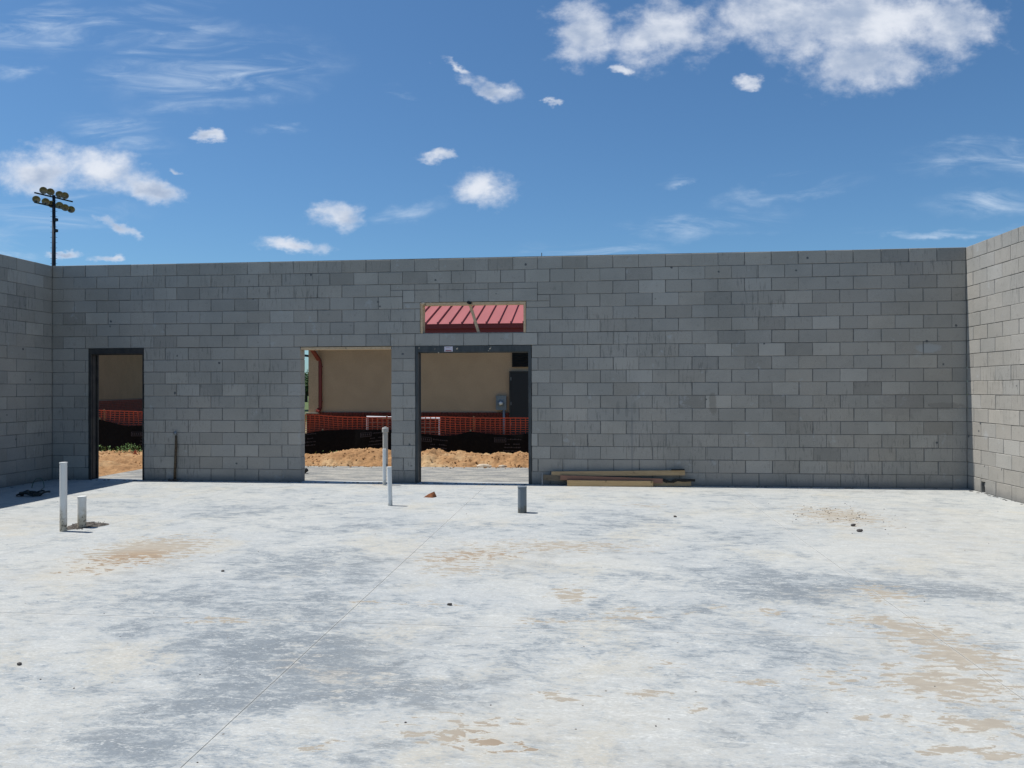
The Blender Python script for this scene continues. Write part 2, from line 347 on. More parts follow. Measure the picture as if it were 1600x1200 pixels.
MSTUCCO = noisy('tan_stucco', (.53, .375, .245), (.49, .345, .225), 1.6, .92, .35, .01, fine=45)
MSTUCCO2 = noisy('shaded_beige_stucco', (.30, .21, .135), (.27, .19, .12), 1.4, .92, .3, .01, fine=45)  # beige stucco darkened: the shade on this wall is put into its colour
MBRICK = noisy('red_brick', (.17, .032, .02), (.10, .022, .016), 7, .85, .3, .01)
MBMORT, _, _ = mat('brick_mortar', (.16, .12, .10), .9)
MROOF = noisy('red_metal_roof', (.36, .095, .085), (.32, .085, .075), 1.0, .5, 0, spec=.5, mapscale=(3, .4, 1))
MREDM, _, _ = mat('dark_red_metal', (.16, .013, .009), .4, spec=.5)
MDOOR, _, _ = mat('dark_door', (.018, .02, .024), .45)
MBLACK, _, _ = mat('black_rubber', (.012, .012, .012), .6)
MSTEEL = noisy('galvanised', (.28, .30, .32), (.20, .22, .24), 8, .45, 0, metal=.3)
MMETER = noisy('grey_enamel', (.20, .235, .26), (.16, .19, .215), 5, .5, 0)
MRUST = noisy('rusty_iron', (.055, .038, .026), (.11, .082, .05), 30, .85, .4, .004)
MWHITE, _, _ = mat('white_paint', (.72, .70, .70), .5)
MPAPER, _, _ = mat('label_paper', (.58, .54, .60), .7)
MRED, _, _ = mat('label_red', (.30, .07, .06), .7)
MPOLE, _, _ = mat('pole_steel', (.018, .022, .03), .5)
MREFL = noisy('lamp_reflector', (.34, .28, .20), (.22, .18, .13), 3, .35, 0, metal=.2)
MGLASSW, _, _ = mat('lamp_glass_white', (.75, .75, .72), .2)
MLEAF = noisy('weed_leaf', (.06, .13, .03), (.11, .19, .05), 12, .7, 0)
MTREE = noisy('tree_leaf', (.035, .07, .02), (.07, .12, .035), 2, .8, 0)
MBARK, _, _ = mat('bark', (.08, .06, .045), .9)
MROCK = noisy('dark_stone', (.055, .05, .048), (.10, .09, .085), 40, .9)
MBRK = noisy('broken_brick', (.36, .13, .05), (.22, .085, .04), 30, .9)
MSOIL = noisy('damp_soil', (.05, .045, .04), (.12, .105, .09), 22, .95, .6, .01)
MPALE = noisy('pale_stone', (.55, .47, .36), (.45, .37, .28), 8, .9)
MHOSE, _, _ = mat('green_black_hose', (.012, .022, .024), .5)
MWIRE, _, _ = mat('green_wire', (.05, .11, .09), .5)
MSOCC = noisy('pale_glass', (.3, .3, .3), (.3, .3, .3), 3, .3, 0)

# ------------------------------------------------------------------ ground
g = MB(); g.box(-400, 400, -400, 900, -1.2, -.13); struct(g.build('ground', MGROUND))
g = MB(); g.quad((-400, 26, -.126), (400, 26, -.126), (400, 900, -.126), (-400, 900, -.126)); struct(g.build('grass_field', MGRASS))
WL = 14.834; WH = 3.6576; CH = .2032
DARK = [(6.03,-6.89,0.52,0.33,0.7),(6.57,-5.83,0.55,0.58,0.8),(7.15,-7.84,0.46,0.5,1),(7.54,-8.3,0.3,0.35,0.9),(7.33,-8.65,0.37,0.25,0.9),(7.21,-9.13,0.33,0.14,0.7),(8.43,-8.43,0.26,0.24,1),(7.2,-7.03,0.36,0.3,0.6),(6.78,-3.79,0.43,0.4,0.6),(4.9,-2.8,0.57,0.5,0.6),(8.31,-9.08,0.11,0.16,0.5),(7.31,-6.21,0.46,0.41,0.5),(10.48,-5.92,0.61,0.64,0.9),(10.71,-6.37,0.28,0.27,0.6),(11.58,-6.11,0.49,0.31,0.7),(12.16,-6.23,0.28,0.28,0.9),(9.31,-5.92,0.37,0.32,0.5),(10.36,-7.53,0.23,0.17,0.5),(10.04,-8.31,0.25,0.2,0.6),(8.97,-8.99,0.16,0.17,0.6),(9.58,-3.54,0.5,0.74,0.5),(10.78,-4.17,0.39,0.41,0.5),(7.64,-7.79,0.23,0.44,0.8),(7.33,-9.0,0.23,0.24,0.6),(8.17,-8.05,0.28,0.24,0.5),(10.27,-7.75,0.18,0.21,0.5),(8.98,-7.01,0.26,0.29,0.4),(9.5,-6.97,0.43,0.3,0.35),(8.93,-7.55,0.31,0.36,0.4),(8.4,-5.78,0.32,0.27,0.6),(8.02,-8.51,0.38,0.15,0.6),(6.51,-8.57,0.26,0.15,0.4),(6.33,-7.55,0.25,0.15,0.5),(6.0,-10.6,.6,.6,.7),(9.5,-10.9,.7,.5,.6),(12,-10.4,.6,.7,.7),(3,-8.6,.6,.8,.5)]
TAN = [(4.98,-5.30,0.42,0.52,1.15),(5.15,-5.1,.25,.3,1),(4.7,-5.4,0.3,0.27,0.6),(4.94,-6.17,0.24,0.08,0.6),(6.71,-7.37,0.19,0.07,0.7),(12.13,-2.67,0.42,0.58,0.9),(9.89,-2.1,0.25,0.17,0.4),(8.9,-4.76,0.68,0.21,0.75),(7.89,-5.39,0.26,0.23,0.7),(8.07,-5.77,0.27,0.23,0.6),(9.03,-6.53,0.12,0.18,0.9),(9.46,-6.89,0.1,0.06,0.7),(9.39,-7.05,0.21,0.1,0.6),(10.36,-6.81,0.09,0.06,0.8),(10.03,-6.73,0.05,0.05,0.7),(11.35,-6.27,0.17,0.22,0.8),(11.03,-6.99,0.23,0.14,0.7),(11.22,-7.21,0.22,0.23,0.95),(11.26,-7.61,0.22,0.22,1),(11.0,-8.06,0.28,0.21,0.9),(10.84,-7.99,0.2,0.19,0.6),(10.93,-8.52,0.2,0.09,0.8),(10.71,-8.54,0.12,0.06,0.7),(10.65,-8.8,0.09,0.05,0.9),(10.85,-8.82,0.11,0.05,0.9),(9.45,-8.33,0.1,0.05,0.8),(9.66,-8.48,0.04,0.03,0.9),(9.65,-7.91,0.11,0.06,0.6),(8.54,-8.88,0.17,0.11,0.55),(8.37,-8.86,0.14,0.09,0.5),(8.01,-9.02,0.08,0.06,0.5),(8.75,-8.95,0.16,0.07,0.6),(9.0,-8.37,0.13,0.05,0.5),(8.12,-5.18,0.33,0.22,0.7),(9.1,-8.4,0.1,0.05,0.4),(10.45,-8.5,0.06,0.03,0.8),(10.58,-8.52,0.09,0.03,0.7),(10.02,-8.11,0.2,0.04,0.5),(8.93,-7.16,0.25,0.08,0.5),(8.66,-8.72,0.26,0.07,0.4),(9.85,-6.93,0.08,0.04,0.5),(10.43,-8.02,0.13,0.18,0.4),(7.96,-6.88,0.27,0.09,0.35),(7.55,-6.84,0.14,0.05,0.5),(5.77,-0.24,0.26,0.16,0.7),(10.4,-10.2,.5,.4,.6),(4.5,-9.8,.4,.3,.6)]
SOFT = [(5.03,-5.73,0.52,0.64,1),(4.87,-6.11,0.33,0.3,0.6),(8.01,-5.45,0.63,0.56,0.7),(8.8,-5.12,0.71,0.41,0.6),(12.45,-4.35,0.88,1.68,0.6),(9.37,-8.98,0.8,0.34,0.5),(13.61,-3.19,0.86,1.74,0.6),(9.1,-8.4,0.79,0.32,0.35),(11.1,-7.96,0.4,0.67,0.5),(8.75,-8.92,0.39,0.24,0.5),(10.87,-0.44,4.83,0.3,0.6),(7.82,-0.15,0.61,0.32,1),(2.49,-3.96,0.45,0.6,0.8),(5.38,-7.35,0.35,0.21,0.3),(6.79,-8.92,0.24,0.32,0.25),(8.07,-7.63,0.35,0.35,0.25)]
def blobs(Ls, x, y):
    v = 0
    for (cx, cy, rx, ry, w) in Ls:
        dx = (x-cx)/rx
        if abs(dx) > 2.2: continue
        dy_ = (y-cy)/ry
        if abs(dy_) > 2.2: continue
        v = max(v, w*math.exp(-.8*(dx*dx+dy_*dy_))) if Ls is TAN else min(1.2, v+w*math.exp(-.8*(dx*dx+dy_*dy_)))
    return v
fl = MB(); fl.box(-.19, WL+.19, -22, .197, -.34, -.02); floor = struct(fl.build('floor', MJOINT))
xs = [-.19, 3.73, 7.52, 11.28, WL+.19]; ys = [-22, -14.7, -7.33, .197]
for i in range(4):
    for j in range(3):
        x0, x1, y0, y1 = xs[i]+.0018, xs[i+1]-.0018, ys[j]+.0018, ys[j+1]-.0018
        st = .07 if j == 2 else (.055 if j == 1 else .6)
        nx = max(1, int((x1-x0)/st)); ny = max(1, int((y1-y0)/st)); p = MB()
        for b_ in range(ny+1):
            for a_ in range(nx+1):
                x = x0+(x1-x0)*a_/nx; y = y0+(y1-y0)*b_/ny
                p.v.append((x, y, 0)); p.c.append((blobs(DARK, x, y), blobs(TAN, x, y), blobs(SOFT, x, y), 1))
        for b_ in range(ny):
            for a_ in range(nx):
                k = b_*(nx+1)+a_; p.f.append((k, k+1, k+nx+2, k+nx+1))
        p.col = (0, 0, 0, 1)
        for q in (((x0, y0), (x1, y0)), ((x1, y0), (x1, y1)), ((x1, y1), (x0, y1)), ((x0, y1), (x0, y0))):
            p.quad((*q[0], -.018), (*q[1], -.018), (*q[1], 0), (*q[0], 0))
        p.build('slab_panel', MFLOOR, floor, attr=True)
a = MB(); a.box(.42, 17, .2, 2.78, -.16, -.025); struct(a.build('apron_pavement', MAPRON))

# ------------------------------------------------------------------ block walls
XJ = [0.195,0.601,1.014,1.421,1.834,2.244,2.649,3.046,3.48,3.874,4.286,4.696,5.105,5.512,5.923,6.327,6.732,7.131,7.533,7.931,8.331,8.724,9.121,9.529,9.931,10.349,10.754,11.157,11.565,11.97,12.376,12.788,13.19,13.6,14.007,14.415,14.834]
def KX(k):          # course position (in blocks) -> metres along the back wall
    k -= .5
    if k <= 0: return .195*(k+.5)/.5
    i = min(int(k), 35); return XJ[i]+(XJ[i+1]-XJ[i])*(k-i)
def sag(x): return 1-.0038*max(0, math.sin(math.pi*x/WL))   # the mason's line sags a hair in mid-wall
TD = .194
def tone():
    r = random.random(); v = random.gauss(1, .032)
    if r < .13: v = random.gauss(1.13, .03)
    elif r > .92: v = random.gauss(.88, .03)
    return (v, min(1, max(0, random.gauss(.4, .3))), random.random(), 1)
def block_mb(mb, u0, u1, z0, z1, P, col=None, jit=.0018):
    """one block in wall coordinates (u along, d outward); face slightly proud, arrises worn"""
    RJ = lambda: .0008 if random.random() < .16 else random.uniform(.0024, .0078)
    g_ = RJ(); gz = .0012 if random.random() < .12 else random.uniform(.0026, .0052); fr = random.uniform(-.0015, .003)
    u0 += g_; u1 -= RJ(); z0 += gz; z1 -= gz; ch = .004
    mb.col = col or tone()
    def J(): return random.uniform(-jit, jit)
    vs = []
    for d, i in ((fr, ch), (fr+ch, 0), (TD-ch, 0), (TD, ch)):
        for (u, z) in ((u0+i, z0+i), (u1-i, z0+i), (u1-i, z1-i), (u0+i, z1-i)): vs.append(P(u+J(), d, z+J()))
    fs = [(0, 1, 2, 3), (15, 14, 13, 12)]
    for r_ in range(3):
        for k in range(4): k2 = (k+1) % 4; fs.append((r_*4+k, (r_+1)*4+k, (r_+1)*4+k2, r_*4+k2))
    mb.add(vs, fs)
def make_wall(root, pieces, cores, P, limit_fn, maxn=300):
    pieces = sorted(pieces, key=lambda q: -limit_fn(q)); big = [q for q in pieces if limit_fn(q) > 0][:maxn]; rest = pieces[len(big):]
    for q in big:
        b_ = MB(); block_mb(b_, *q, P); b_.build('block', MBLOCK, root, attr=True)
    if rest:
        b_ = MB()
        for q in rest: block_mb(b_, *q, P)
        stuff(b_.build('block_courses', MBLOCK, root, attr=True))
    c = MB()
    for (u0, u1, z0, z1, d0, d1) in cores:
        vs = [P(u, d, z) for z in (z0, z1) for d in (d0, d1) for u in (u0, u1)]
        c.add(vs, [(0, 2, 3, 1), (4, 5, 7, 6), (0, 1, 5, 4), (2, 6, 7, 3), (0, 4, 6, 2), (1, 3, 7, 5)])
    c.build('mortar', MMORTAR, root)
# back wall
OPEN = [(.664, 1.657, 0, 11), (4.404, 5.929, 0, 11), (6.333, 8.228, 0, 11), (6.416, 8.141, 12, 14.5)]
def rowrange(z0, z1):
    cuts = sorted((a_, b_) for a_, b_, c_, d_ in OPEN if c_ < z1-1e-6 and d_ > z0+1e-6)
    runs = []; u = 0
    for a_, b_ in cuts: runs.append((u, a_)); u = b_
    runs.append((u, WL)); return runs
pieces = []; cores = []
for row in range(18):
    jk = [k+.5 for k in range(0, 36)] if row % 2 else list(range(1, 37))
    js = [KX(k) for k in jk]
    if row in (1, 3, 5, 7, 9): js = [j for j in js if abs(j-KX(10.5)) > .02]+[KX(10.25)]
    if row < 11 and row % 2: js.append((5.929+6.333)/2)
    if row < 11: js = [j for j in js if not (row % 2 == 0 and 5.93 < j < 6.33)]
    segs = [(row, row+1, rowrange(row, row+1))]
    if row == 14: segs = [(14, 15, [(0, KX(15)), (KX(21), WL)])]
    if row == 15: segs = [(15, 16, [(0, KX(14.5)), (KX(20.5), WL)])]
    for z0, z1, runs in segs:
        for a_, b_ in runs:
            e = sorted([a_]+[j for j in js if a_+.035 < j < b_-.035]+[b_])
            for i in range(len(e)-1): pieces.append((e[i], e[i+1], z0*CH, z1*CH))
    for a_, b_ in rowrange(row, row+1) if row != 14 else [(0, 6.416), (8.141, WL)]:
        cores.append((a_+(.012 if a_ > 0 else 0), b_-(.012 if b_ < WL else 0), row*CH, (row+1)*CH-(.006 if row == 17 else 0), .008, TD-.01))
cores.append((6.428, 8.129, 14.56*CH, 15*CH, .008, TD-.01))
for k in range(6): pieces.append((KX(14.5+k), KX(15.5+k), 15.5*CH, 16*CH))
lk = [15, 15.5, 16.5, 17.5, 18.5, 19.5, 20.5]
for i in range(6): pieces.append((KX(lk[i]), KX(lk[i+1]), 14.5*CH, 15.5*CH))
pieces += [(KX(14.5), KX(15), 15*CH, 15.5*CH), (KX(15), 6.416, 14*CH, 14.5*CH), (8.141, KX(21), 14*CH, 14.5*CH), (KX(20.5), KX(21), 14.5*CH, 15*CH)]
PB = lambda u, d, z: (u, d, z*(sag(u) if z > 2.5 else 1-(1-sag(u))*z/2.5))
bw = thing('block_wall', 'shaded grey concrete block back wall with three doorways and one high window opening', 'wall')
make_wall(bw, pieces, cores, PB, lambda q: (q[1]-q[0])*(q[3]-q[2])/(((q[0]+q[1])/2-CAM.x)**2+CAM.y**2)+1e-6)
# side walls
def side(u_end, half_top):
    out_ = []; cor = []
    for row in range(18):
        h = ((row % 2 == 1) == half_top)
        e = [0]+[(k+(.5 if h else 1))*.4064 for k in range(0, 60) if (k+(.5 if h else 1))*.4064 < u_end]+[u_end]
        for i in range(len(e)-1): out_.append((e[i], e[i+1], row*CH, (row+1)*CH))
    return out_
sr = side(13.0, True); sr = [q for q in sr if not (q[2] < .01 and q[0] < .45)]
sr += [(0, .395, 0, CH), (.52, .8128, 0, CH), (.395, .52, .155, CH)]; sr = [q for q in sr if q[:2] != (.4064, .8128) or q[2] > .01]
rw = thing('block_wall', 'pale sunlit concrete block side wall at the right edge', 'wall')
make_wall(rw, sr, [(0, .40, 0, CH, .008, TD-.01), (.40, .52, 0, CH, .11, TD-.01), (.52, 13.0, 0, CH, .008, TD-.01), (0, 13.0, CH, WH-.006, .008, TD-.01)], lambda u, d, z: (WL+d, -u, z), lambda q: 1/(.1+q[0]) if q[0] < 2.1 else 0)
lw = thing('block_wall', 'dark shaded concrete block side wall at the left edge', 'wall')
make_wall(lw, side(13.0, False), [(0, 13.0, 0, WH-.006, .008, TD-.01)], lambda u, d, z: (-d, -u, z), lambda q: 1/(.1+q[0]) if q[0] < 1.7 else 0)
# corner returns behind the inner corners
for x0, x1, rt in ((-TD, -.004, lw), (WL+.004, WL+TD, rw)):
    b_ = MB()
    for row in range(18): b_.col = tone(); b_.box(x0, x1, .006, TD, row*CH+.005, (row+1)*CH-.005)
    stuff(b_.build('corner_blocks', MBLOCK, rt, attr=True))
# knocked-out conduit in the right wall
c_ = MB(); c_.tube([(WL+.05, -.47, -.02), (WL+.05, -.46, .09), (WL+.045, -.44, .135)], .022, 8); c_.build('conduit_stub', MPVCT, rw, True)
# starter bar standing out of the wall top
c_ = MB(); x_ = KX(20.65); c_.tube([(x_, .09, 3.55), (x_+.003, .09, 3.72)], .006, 6); c_.build('starter_bar', MRUST, bw)

# door frames
def door_frame(x0, x1, zt, m, label, jf=.05, hf=.1, right_face=.05):
    r_ = bpy.data.objects.new('door_frame', None); COL.objects.link(r_); r_.parent = bw; r_['label'] = label
    y0, y1 = -.004, .2
    for (a_, b_, s_) in ((x0+.002, x0+jf, 1), (x1-right_face, x1-.002, -1)):
        j = MB(); j.box(a_, b_, y0, y0+.03, 0.002, zt-hf)                       # face
        if s_ > 0: j.box(a_, a_+.02, y0+.03, y1, .002, zt-hf); j.box(a_+.02, b_-.008, y0+.055, y0+.12, .002, zt-hf-.01)
        else: j.box(b_-.02, b_, y0+.03, y1, .002, zt-hf); j.box(a_+.008, b_-.02, y0+.055, y0+.12, .002, zt-hf-.01)
        j.box(a_, b_, y1-.03, y1-.001, .002, zt-hf); j.build('jamb', m, r_)
    h = MB(); h.box(x0+.002, x1-.002, y0, y1-.001, zt-hf+.001, zt-.003); h.box(x0+.06, x1-.06, y0+.055, y0+.12, zt-hf-.014, zt-hf+.001); h.build('head', m, r_)
    return r_
f1 = door_frame(.664, 1.657, 11*CH, MFRAMEL, 'narrow black steel frame in the left doorway', .05, .1, .022)
f2 = door_frame(6.333, 8.228, 11*CH*sag(7.3)**.9, MFRAME, 'wide dark grey steel frame in the double doorway')
zt = 11*CH*sag(7.3)**.9
s_ = MB(); s_.box(6.815, 6.953, -.0075, -.0042, zt-.094, zt-.012); st_ = s_.build('sticker', MPAPER, f2)
s_ = MB(); s_.box(6.835, 6.933, -.0095, -.0078, zt-.087, zt-.073); s_.box(6.84, 6.90, -.0095, -.0078, zt-.033, zt-.029); s_.build('print_bar', MRED, st_)
s_ = MB()
for (cx, cz, r_) in ((7.02, zt-.05, .013), (7.03, zt-.04, .009), (7.55, zt-.055, .008), (7.565, zt-.05, .011), (7.575, zt-.028, .007), (7.537, zt-.085, .006), (6.72, zt-.11, .011), (6.40, zt-.03, .01), (6.66, zt-.05, .006)): s_.blob((cx, -.005, cz), r_, (1, .3, 1))
stuff(s_.build('mortar_splash', MPALE, f2))
# timber bucks
def board(name, a, b, w, h, m, par, up=(0, 0, 1)):
    q = MB(); q.bar(a, b, w, h, up); return q.build(name, m, par)
db = MB(); db.box(4.406, 5.927, .002, .19, 11*CH*sag(5.1)-.045, 11*CH*sag(5.1)-.006); db.build('header_board', MW_BUCK, bw)
wb = bpy.data.objects.new('window_buck', None); COL.objects.link(wb); wb.parent = bw; wb['label'] = 'rough pine buck lining the high window opening'
zt = 14.5*CH*sag(7.3); zb = 12*CH*.9965
q = MB(); q.box(6.418, 8.139, .004, .188, zt-.044, zt-.004, .003); q.build('board', MW_BUCK, wb)
q = MB(); q.box(6.418, 6.456, .004, .188, zb+.002, zt-.047, .002); q.build('board', MW_BUCK, wb)
q = MB(); q.box(8.101, 8.139, .004, .188, zb+.002, zt-.047, .002); q.build('board', MW_BUCK, wb)
board('brace', (7.225, .10, zt-.046), (7.365, .10, zb+.006), .038, .089, MW_BUCK, wb, (0, 1, 0))
q = MB(); q.blob((7.235, .0, zt-.022), .05, (1, .35, .4), .35); q.blob((7.21, .0, zt-.005), .03, (1, .4, .6), .3); q.build('tape_knot', MBLACK, wb)
q = MB(); q.blob((6.47, -.006, zt-.01), .03, (1.1, .5, .5), .3); q.blob((6.59, -.006, zt-.008), .02, (1, .5, .5), .3); stuff(q.build('mortar_splash', MPALE, wb))

# ------------------------------------------------------------------ standing pipes
def pipe(name, label, x, y, r, h, m, cap=False, z0=0.0, lean=(0, 0), grp='plumbing pipes standing out of the floor', cat='pipe', n=24):
    t_ = thing(name, label, cat, grp, (x, y, z0))
    b_ = MB(); pts = [(lean[0]*k/4, lean[1]*k/4, -.03+(h+.03)*k/4) for k in range(5)]
    b_.tube(pts, r, n, caps=False); p_ = b_.build('pipe_body', m, t_, True)
    if cap:
        c = MB(); c.tube([(lean[0], lean[1], h-.095), (lean[0], lean[1], h-.09), (lean[0], lean[1], h-.012), (lean[0], lean[1], h)], [r*1.02, r*1.25, r*1.25, r*1.1], n)
        c.build('cap', m, t_); c = MB(); c.box(-.022+lean[0], .022+lean[0], -.022, .022, h+.0005, h+.022); c.build('plug', m, t_)
    else:   # pipe wall thickness, closed test cap just inside
        c = MB(); 
        c.tube([(lean[0], lean[1], h-.012), (lean[0], lean[1], h+.001)], r*1.06, n); c.build('rim', m, t_)
    return t_
pipe('standpipe', 'tallest white pipe at the left, muddy towards its foot', 3.49, -4.47, .0365, .745, MPVC)
pipe('standpipe', 'short stubby white pipe in the ring of broken ground at the left', 3.539, -4.236, .0445, .345, MPVC)
pipe('standpipe', 'thin white pipe in front of the block pier between the openings', 6.552, -2.391, .030, .508, MPVC2, lean=(-.012, 0))
pipe('standpipe', 'thin white pipe behind another, close to the foot of the back wall', 5.90, -.306, .027, .575, MPVC2)
pipe('standpipe', 'stubby dark grey pipe on the floor near the middle', 8.328, -2.807, .055, .322, MPVCG)
pipe('cleanout_pipe', 'thick capped greyish pipe outside the middle opening at the apron edge', 5.05, 2.86, .052, .80, MPVCT, cap=True, z0=-.05, grp=None)

# soil round the stub pipe
q = MB(); n = 26; vs = [(3.49, -4.17, .004)]
for k in range(n):
    t_ = 2*math.pi*k/n; r_ = 1+.22*math.sin(3*t_+1)+random.uniform(-.12, .12)
    vs.append((3.50+.19*r_*math.cos(t_), -4.14+.25*r_*math.sin(t_)*.9, .004))
q.add(vs, [(0, 1+k, 1+(k+1) % n) for k in range(n)])
for k in range(90):
    t_ = random.uniform(0, 6.28); r_ = random.uniform(.4, 1.05); q.blob((3.50+.19*r_*math.cos(t_), -4.14+.25*r_*math.sin(t_), .005), random.uniform(.004, .011), (1.3, 1, .6), .3)
tag(q.build('soil_ring', MSOIL), 'ring of dark broken soil around the short white pipe', 'soil')

# stake against the wall
st = thing('rusty_rod', 'brown rusty rod with a silver knob leaning on the wall right of the left doorway', 'rod', loc=(2.245, -.045, 0))
q = MB(); q.tube([(-.01, 0, .02), (0, .0, .3), (.012, .004, .58), (.006, .012, .76)], [.022, .02, .021, .015], 8); q.build('rod', MRUST, st, True)
q = MB(); q.blob((0, 0, .80), .032, (1, 1, 1), .1, 8); q.build('knob', MSTEEL, st, True)
q = MB()
for k in range(10): q.blob((random.uniform(-.09, .09), random.uniform(-.04, .0), .015), random.uniform(.012, .03), (1.3, 1, .7), .3)
stuff(q.build('base_clod', MSOIL, st))

# ------------------------------------------------------------------ lumber pile
def lumber(label, a, b, w, h, m, up=(0, 0, 1)):
    q = MB(); q.bar(a, b, w, h, up); o = q.build('board', m); tag(o, label, 'board', 'offcut boards piled at the foot of the back wall'); return o
lumber('short bright yellow-tan board lying lowest at the front of the pile', (8.80, -.185, .0455), (10.13, -.165, .0455), .038, .089, MW_NEW)
lumber('pinkish stained board in the middle of the pile', (8.69, -.125, .128), (10.28, -.118, .088), .038, .07, MW_PINK)
lumber('long tan board on top of the pile rising to the right', (8.55, -.075, .178), (10.63, -.05, .212), .06, .075, MW_TAN)
lumber('olive brown board end sticking out left behind the thin stake', (8.42, -.10, .125), (9.9, -.05, .06), .038, .085, MW_OLD)
lumber('greyish board lying flat at the right end of the pile', (9.95, -.105, .045), (10.72, -.08, .05), .038, .085, MW_TAN)
q = MB(); pts = [(10.22+.07*k, -.108-.004*(k % 2), .098-.022*(1 if k in (2, 3) else 0)+.004*math.sin(k*2)) for k in range(9)]  # narrow wavy black strip along the right end of the boards
for k in range(8): q.bar(pts[k], pts[k+1], .012, .03+.02*math.sin(k*1.7)**2)
tag(q.build('black_strip', MBLACK), 'narrow black strip running over the right end of the boards', 'strip')
q = MB(); q.bar((10.42, -.095, .258), (10.62, -.083, .262), .03, .018); tag(q.build('plastic_scrap', MBLACK), 'black plastic scrap lying on the right end of the topmost board', 'scrap')
q = MB(); q.tube([(8.406, -.13, 0), (8.404, -.128, .2)], .011, 8); tag(q.build('thin_stake', MSTEEL), 'thin grey metal stake upright at the left end of the boards', 'stake')

# hose and wire in the left shade
hs = thing('hose_coil', 'dark tangled hose lying in the shade near the left wall', 'hose', loc=(1.15, -1.95, 0))
q = MB(); pts = []
for k in range(90):
    t_ = k/89; an = t_*6.28*4.2; pts.append((-.17+.34*t_+.07*math.cos(an), .02*math.sin(k*.3)+.09*math.sin(an), .02+.022*(1+math.sin(an*1.3))))
q.tube(pts, .013, 6); q.build('hose_tube', MHOSE, hs, True)
q = MB(); q.blob((-.12, -.05, .035), .04, (1, 1, .8), .2); q.build('hose_fitting', MBLACK, hs); q = MB(); q.blob((.13, .0, .03), .035, (1, 1, .8), .2); q.build('hose_fitting', MBLACK, hs)
q = MB(); pts = [(.60+.105*math.cos(math.pi*k/14), -1.12+.03*math.sin(k/5), .155*math.sin(math.pi*k/14)-.0) for k in range(15)]
q.tube([(.80, -1.3, .005), (.74, -1.2, .004)]+pts, .006, 6); tag(q.build('wire_loop', MWIRE), 'thin green wire loop arching over the shaded floor by the left wall', 'wire')

# ------------------------------------------------------------------ debris on the floor
q = MB(); q.add([(6.82, -1.60, 0), (6.96, -1.64, 0), (6.99, -1.5, 0), (6.87, -1.49, 0), (6.93, -1.61, .065), (6.965, -1.55, .078), (6.88, -1.55, .04)], [(0, 1, 4), (1, 2, 5), (1, 5, 4), (2, 3, 6), (2, 6, 5), (3, 0, 6), (0, 4, 6), (4, 5, 6), (0, 3, 2, 1)])
tag(q.build('brick_fragment', MBRK), 'wedge of broken orange brick on the floor before the double doorway', 'brick')
for lab, x, y, r_ in (('dark pebble alone in the middle of the floor, front half', 8.18, -6.875, .014), ('dark pebble on the front left of the floor near the picture edge', 6.006, -8.252, .013), ('small dark pebble below the tan mud stain on the left', 6.093, -6.062, .012),
                      ('small dark pebble on the floor before the pile of boards', 10.166, -2.976, .017), ('nearer of two dark pebbles by the gravelly stain on the right', 12.008, -3.748, .026), ('farther of two dark pebbles by the gravelly stain on the right', 12.056, -3.403, .024)):
    q = MB(); q.blob((x, y, r_*.5), r_, (1.25, .9, .7), .3); tag(q.build('pebble', MROCK), lab, 'pebble', 'dark pebbles on the floor')
q = MB()
for k in range(232):
    if k < 110: x, y = random.gauss(12.15, .28), random.gauss(-2.7, .42)
    else: x, y = random.uniform(1.8, 14.6), random.uniform(-9.6, -.4)
    if k > 225: x, y = random.gauss(7.3, 1.2), random.gauss(-8.6, .4)
    r_ = random.uniform(.002, .0062)*(.8 if k > 110 else 1.15); q.blob((x, y, r_*.4), r_, (1.2, 1, .6), .3, 5)
stuff(q.build('grit', MROCK))
q = MB()
for k in range(420):
    w_ = random.random()
    if w_ < .5: x, y = random.uniform(0, WL), -abs(random.gauss(0, .05))-.01
    elif w_ < .75: x, y = WL-abs(random.gauss(0, .04))-.01, -random.uniform(0, 9)
    else: x, y = abs(random.gauss(0, .04))+.01, -random.uniform(0, 9)
    q.blob((x, y, .002), random.uniform(.005, .019), (1.5, 1.2, .55), .3, 5)
stuff(q.build('mortar_droppings', MMORTAR))

# ------------------------------------------------------------------ dirt bank outside
PROF = [(-9, .2), (-4, .16), (-2.5, .13), (-1.2, .15), (-.4, .13), (1.5, .06), (3.04, .072), (3.38, .1), (3.67, .16), (3.95, .214), (4.23, .237), (4.65, .218), (4.94, .139), (5.3, .11), (5.55, .142), (5.65, .224), (5.787, .252), (5.9, .2), (5.97, .131), (6.17, .153), (6.34, .181), (6.47, .135), (6.65, .136), (6.79, .11), (6.99, .104), (7.19, .173), (7.33, .14), (7.46, .101), (7.6, .182), (7.73, .169), (7.87, .117), (9, .15), (12, .2), (17, .15)]
def prof(x):
    for i in range(len(PROF)-1):
        if PROF[i][0] <= x < PROF[i+1][0]:
            t_ = (x-PROF[i][0])/(PROF[i+1][0]-PROF[i][0]); t_ = t_*t_*(3-2*t_); return PROF[i][1]*(1-t_)+PROF[i+1][1]*t_
    return .1
q = MB(); x0, x1, y0, y1 = -9, 13, -0.6, 5.0; sx_ = .034; nx = int((x1-x0)/sx_); ny = int((y1-y0)/sx_)
idx = {}
